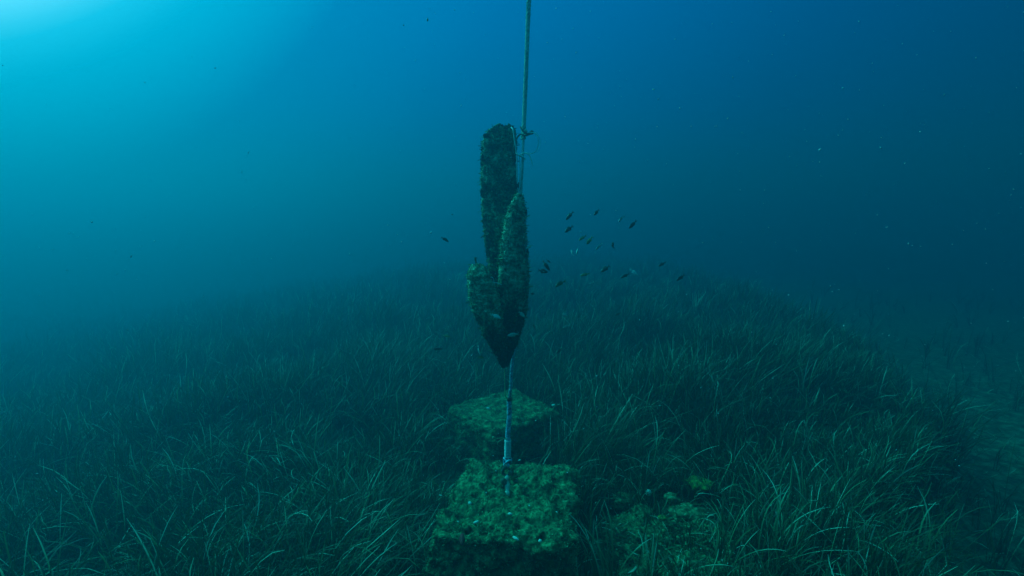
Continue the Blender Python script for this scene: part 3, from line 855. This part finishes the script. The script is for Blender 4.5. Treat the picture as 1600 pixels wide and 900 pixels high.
# ------------------------------------------------------------------ fish
def fish_mesh(kind, bend):
    """unit length fish along +X (head), deep oval body, forked tail, dorsal, anal and pectoral fins, eyes"""
    g = Geo()
    prof = [(0.50, .010, .008), (0.47, .045, .03), (0.42, .085, .05), (0.34, .130, .07), (0.22, .170, .085), (0.08, .180, .085), (-0.06, .155, .07),
            (-0.18, .110, .05), (-0.27, .060, .03), (-0.33, .036, .018)]
    by = lambda x: bend * max(0.0, 0.1 - x) ** 2
    seg = 12; vs = []
    for x, h, w in prof:
        for k in range(seg):
            a = 2 * math.pi * k / seg
            vs.append((x, by(x) + w * math.cos(a), h * math.sin(a) * (1.0 if math.sin(a) > 0 else 0.9)))
    n = len(prof)
    fs = [(i * seg + k, i * seg + (k + 1) % seg, (i + 1) * seg + (k + 1) % seg, (i + 1) * seg + k) for i in range(n - 1) for k in range(seg)]
    fs += [tuple(range(seg)), tuple((n - 1) * seg + k for k in range(seg))[::-1]]
    g.add(vs, fs)
    def fin(pts, th=0.004):
        c = [(x, by(x) + th, z) for x, z in pts]; d = [(x, by(x) - th, z) for x, z in pts]
        m = len(pts)
        g.add(c + d, [tuple(range(m)), tuple(range(m, 2 * m))[::-1]] + [(i, i + m, (i + 1) % m + m, (i + 1) % m) for i in range(m)])
    fin([(-0.31, .035), (-0.40, .10), (-0.50, .155), (-0.47, .06), (-0.42, .01), (-0.31, .0)])
    fin([(-0.31, .0), (-0.42, -.01), (-0.47, -.06), (-0.50, -.15), (-0.40, -.095), (-0.31, -.035)])
    fin([(0.25, .155), (0.15, .215), (0.0, .215), (-0.12, .20), (-0.20, .15), (-0.22, .08), (-0.05, .14), (0.1, .165)])
    fin([(0.02, -.15), (-0.06, -.20), (-0.17, -.17), (-0.22, -.07), (-0.1, -.12)])
    for s in (-1, 1):
        g.add([(0.25, s * .075, -.02), (0.10, s * .13, -.06), (0.07, s * .12, -.01), (0.22, s * .08, .02)], [(0, 1, 2, 3)])
        bm = bmesh.new(); bmesh.ops.create_icosphere(bm, subdivisions=1, radius=0.024)
        g.add([(v.co.x + .40, v.co.y + s * .047, v.co.z + .03) for v in bm.verts], [[v.index for v in f.verts] for f in bm.faces], 1)
        bm.free()
    me = bpy.data.meshes.new("fish_" + kind)
    me.from_pydata(g.v, [], g.f)
    me.polygons.foreach_set('material_index', g.m)
    me.polygons.foreach_set('use_smooth', [True] * len(g.f))
    me.materials.append(MF[kind]); me.materials.append(M_eye)
    me.update()
    return me
fm = {(k, b): fish_mesh(k, b) for k in MF for b in (-0.6, 0.0, 0.7)}
FISH = [  # photo x, y, length px, heading in the picture (deg), toward camera, distance, kind, label
    (890, 337, 17, 232, .2, 2.10, 'dark', "dark fish at the upper left of the school, swimming steeply down to the left"),
    (932, 332, 13, 225, .5, 2.15, 'dark', "small dark fish highest in the school, above the others"),
    (970, 342, 13, 230, .5, 2.20, 'silver', "fish with a bright silver flank near the top right of the school"),
    (989, 351, 17, 228, .2, 2.20, 'dark', "dark fish at the top right of the school beside the silver flanked one"),
    (889, 358, 17, 218, .2, 2.10, 'dark', "dark fish directly below the upper left fish of the school"),
    (910, 372, 14, 212, .3, 2.15, 'olive', "olive fish at the left of the pair in the middle of the school"),
    (921, 376, 14, 238, .4, 2.20, 'olive', "olive fish at the right of the pair in the middle of the school, nose down"),
    (936, 385, 15, 222, .3, 2.10, 'silver', "bright silver fish in the centre of the school"),
    (957, 384, 11, 95, .8, 2.20, 'dark', "tiny dark fish seen end on right of the bright silver one"),
    (894, 395, 10, 110, .5, 2.70, 'pale', "faint pale fish at the left below the middle pair"),
    (902, 392, 12, 255, .5, 2.60, 'pale', "faint pale fish nose down below the middle pair"),
    (853, 415, 20, 308, .2, 2.00, 'dark', "large dark fish just right of the shells, heading down to the right"),
    (848, 424, 17, 350, .2, 2.00, 'dark', "dark level fish touching the larger dark one right of the shells"),
    (857, 408, 9, 320, .4, 2.50, 'dark', "small dim fish just above the large dark one right of the shells"),
    (875, 443, 18, 215, .2, 2.10, 'olive', "yellowish olive fish low on the left side of the school"),
    (914, 429, 15, 196, .2, 2.15, 'olive', "olive fish heading left at the bottom middle of the school"),
    (946, 420, 17, 214, .2, 2.15, 'dark', "dark fish heading down left between the olive one and the right pair"),
    (924, 442, 8, 200, .4, 2.60, 'pale', "tiny pale fish below the olive fish at the bottom of the school"),
    (977, 431, 16, 205, .1, 2.20, 'dark', "slender dark fish left of the silver bellied one"),
    (991, 426, 16, 318, .3, 2.20, 'silver', "silver bellied fish heading down right at the lower right of the school"),
    (1034, 413, 13, 208, .2, 2.30, 'dark', "lone dark fish right of the school, above the farthest right one"),
    (1064, 434, 16, 214, .1, 2.30, 'dark', "farthest right dark fish of the school"),
    (1022, 468, 8, 265, .5, 2.50, 'dark', "tiny dark fish low on the right over the grass"),
    (775, 494, 17, 338, .2, 1.70, 'pale', "pale fish swimming right in front of the shells' dark lower part"),
    (815, 491, 16, 316, .3, 1.70, 'pale', "pale fish heading down right at the right edge of the lower shells"),
    (802, 523, 18, 188, .1, 1.70, 'pale', "pale fish heading left just above the shell tips"),
    (827, 386, 11, 205, .4, 1.73, 'pale', "pale fish at the right edge of the middle shell"),
    (882, 492, 10, 340, .4, 2.00, 'pale', "small pale fish right of the shell tips, the upper of two"),
    (885, 510, 12, 200, .2, 2.00, 'pale', "pale greenish fish right of the shell tips, the lower of two"),
    (856, 486, 8, 240, .4, 2.50, 'pale', "faint tiny pale fish midway between the shells and the pale pair"),
    (834, 509, 10, 290, .4, 2.10, 'dark', "tiny dark fish nose down beside the shells' lower right edge"),
    (832, 459, 8, 170, .4, 2.20, 'dark', "tiny dark fish close to the right edge of the middle shell"),
    (748, 548, 16, 296, .2, 1.80, 'pale', "slender pale fish diving left of the shell tips"),
    (751, 558, 11, 345, .3, 2.20, 'olive', "dim brown fish just under the pale diving one"),
    (698, 525, 13, 350, .2, 2.30, 'olive', "dim olive fish over the grass left of the shells"),
    (682, 545, 19, 2, .1, 2.00, 'dark', "dark slender level fish farthest left over the grass"),
    (695, 374, 14, 325, .3, 2.10, 'dark', "lone dark fish in open water left of the tallest shell"),
    (874, 548, 12, 215, .3, 2.50, 'dark', "dim dark fish over the grass right of the shell tips"),
    (965, 491, 9, 200, .4, 2.60, 'dark', "small dark fish over the far grass below the school"),
]
for i, (px, py, ln, ang, tow, Yd, kind, lab) in enumerate(FISH):
    d = ray(px, py); tdist = Yd / d.y
    size = ln / 800.0 * tdist / math.sqrt(max(0.25, 1 - tow * tow))
    a = R(ang)
    h = Vector((math.cos(a) * math.sqrt(1 - tow * tow), -tow if i % 3 else tow, math.sin(a) * math.sqrt(1 - tow * tow))).normalized()
    up = Vector((0.15 * math.sin(i * 2.1), 0.3 * math.sin(i * 1.7), 1.0))
    if kind == 'silver': up = Vector((0.2, -0.1, 1.0)) 
    yv = up.cross(h).normalized(); zv = h.cross(yv)
    o = bpy.data.objects.new("fish", fm[(kind, (-0.6, 0.0, 0.7)[i % 3])])
    col.objects.link(o)
    M = Matrix((h, yv, zv)).transposed().to_4x4()
    slim = 0.72 if 'slender' in lab else (0.9 + 0.15 * math.sin(i * 3.3))
    o.matrix_world = Matrix.Translation(CAM + d * tdist) @ M @ Matrix.Diagonal((size, size * slim, size * slim, 1))
    tag(o, lab, "fish", "small fish around the shells")

# ------------------------------------------------------------------ drifting particles
pv = []; pf = []
tet = [(0, 0, 1), (.94, 0, -.33), (-.47, .82, -.33), (-.47, -.82, -.33), (0, 0, -1.1)]
tf = [(0, 1, 2), (0, 2, 3), (0, 3, 1), (4, 2, 1), (4, 3, 2), (4, 1, 3)]
NP = 2600
for k in range(NP):
    px, py = random.uniform(-150, 1750), random.uniform(-60, 800)
    Yd = random.uniform(0.7, 4.0)
    p = at(px, py, Yd)
    if p.z < 0.6 or p.z > 2.2 or (px < 620 and py < 330 and random.random() < 0.85): continue
    r = 0.0004 + 0.0016 * random.random() ** 3 * (Yd ** 0.5)
    if random.random() < 0.03: r *= 1.8
    st_ = random.uniform(0.6, 1.8) ; rot = Matrix.Rotation(random.uniform(0, 6), 3, Vector((random.random(), random.random(), .3)))
    b0 = len(pv)
    pv += [tuple(p + rot @ Vector((v[0] * r, v[1] * r, v[2] * r * st_))) for v in tet]
    pf += [tuple(b0 + i for i in f) for f in tf]
for px, py, Yd, r, e_ in ((205, 400, 1.6, .0022, 3), (388, 238, 1.7, .0016, 3.5), (378, 268, 1.7, .0022, 1.5), (182, 427, 2.0, .0018, 2), (172, 545, 1.9, .0016, 3), (1414, 255, 1.5, .0016, 2),
                       (1012, 250, 1.6, .0013, 1.2), (1410, 68, 1.6, .0013, 1.5), (605, 113, 1.6, .0010, 1), (548, 216, 1.6, .0010, 1.2), (1455, 322, 1.6, .001, 1), (1385, 200, 1.6, .001, 1),
                       (300, 88, 1.5, .001, 1.4), (948, 192, 1.5, .001, 1), (180, 390, 1.8, .001, 3), (718, 222, 1.6, .0010, 1.2)):
    p = at(px, py, Yd); b0 = len(pv)
    rot = Matrix.Rotation(R(20), 3, 'Y')
    pv += [tuple(p + rot @ Vector((v[0] * r, v[1] * r, v[2] * r * e_))) for v in tet]
    pf += [tuple(b0 + i for i in f) for f in tf]
o = link("floating_particles", mesh_np("floating_particles", pv, pf, True), M_snow)
tag(o, "tiny pale specks of plankton and silt drifting everywhere in the open water", "particles", kind='stuff')

# ------------------------------------------------------------------ the water itself as haze
zmin = float(Z.min()) - 1.0
zmax = max(p.z for p in path) + 0.06
hv = [(x, y, z) for x in (-58, 58) for y in (-33, 63) for z in (zmin, zmax)]
hf = [(0, 1, 3, 2), (4, 6, 7, 5), (0, 4, 5, 1), (2, 3, 7, 6), (0, 2, 6, 4), (1, 5, 7, 3)]
me = bpy.data.meshes.new("haze"); me.from_pydata(hv, [], hf); me.update()
mh = bpy.data.materials.new("sea_water_haze"); mh.use_nodes = True
t = mh.node_tree; t.nodes.clear()
mo = t.nodes.new('ShaderNodeOutputMaterial')
pvn = t.nodes.new('ShaderNodeVolumePrincipled')
pvn.inputs['Color'].default_value = (0.0, 0.168, 0.228, 1)
pvn.inputs['Density'].default_value = 0.285
pvn.inputs['Anisotropy'].default_value = 0.65
pvn.inputs['Absorption Color'].default_value = (0.0, 0.25, 0.30, 1)
t.links.new(pvn.outputs[0], mo.inputs['Volume'])
hz = link("haze", me, mh)
tag(hz, "blue green sea water with silt that veils everything farther off", "water haze", kind='stuff')
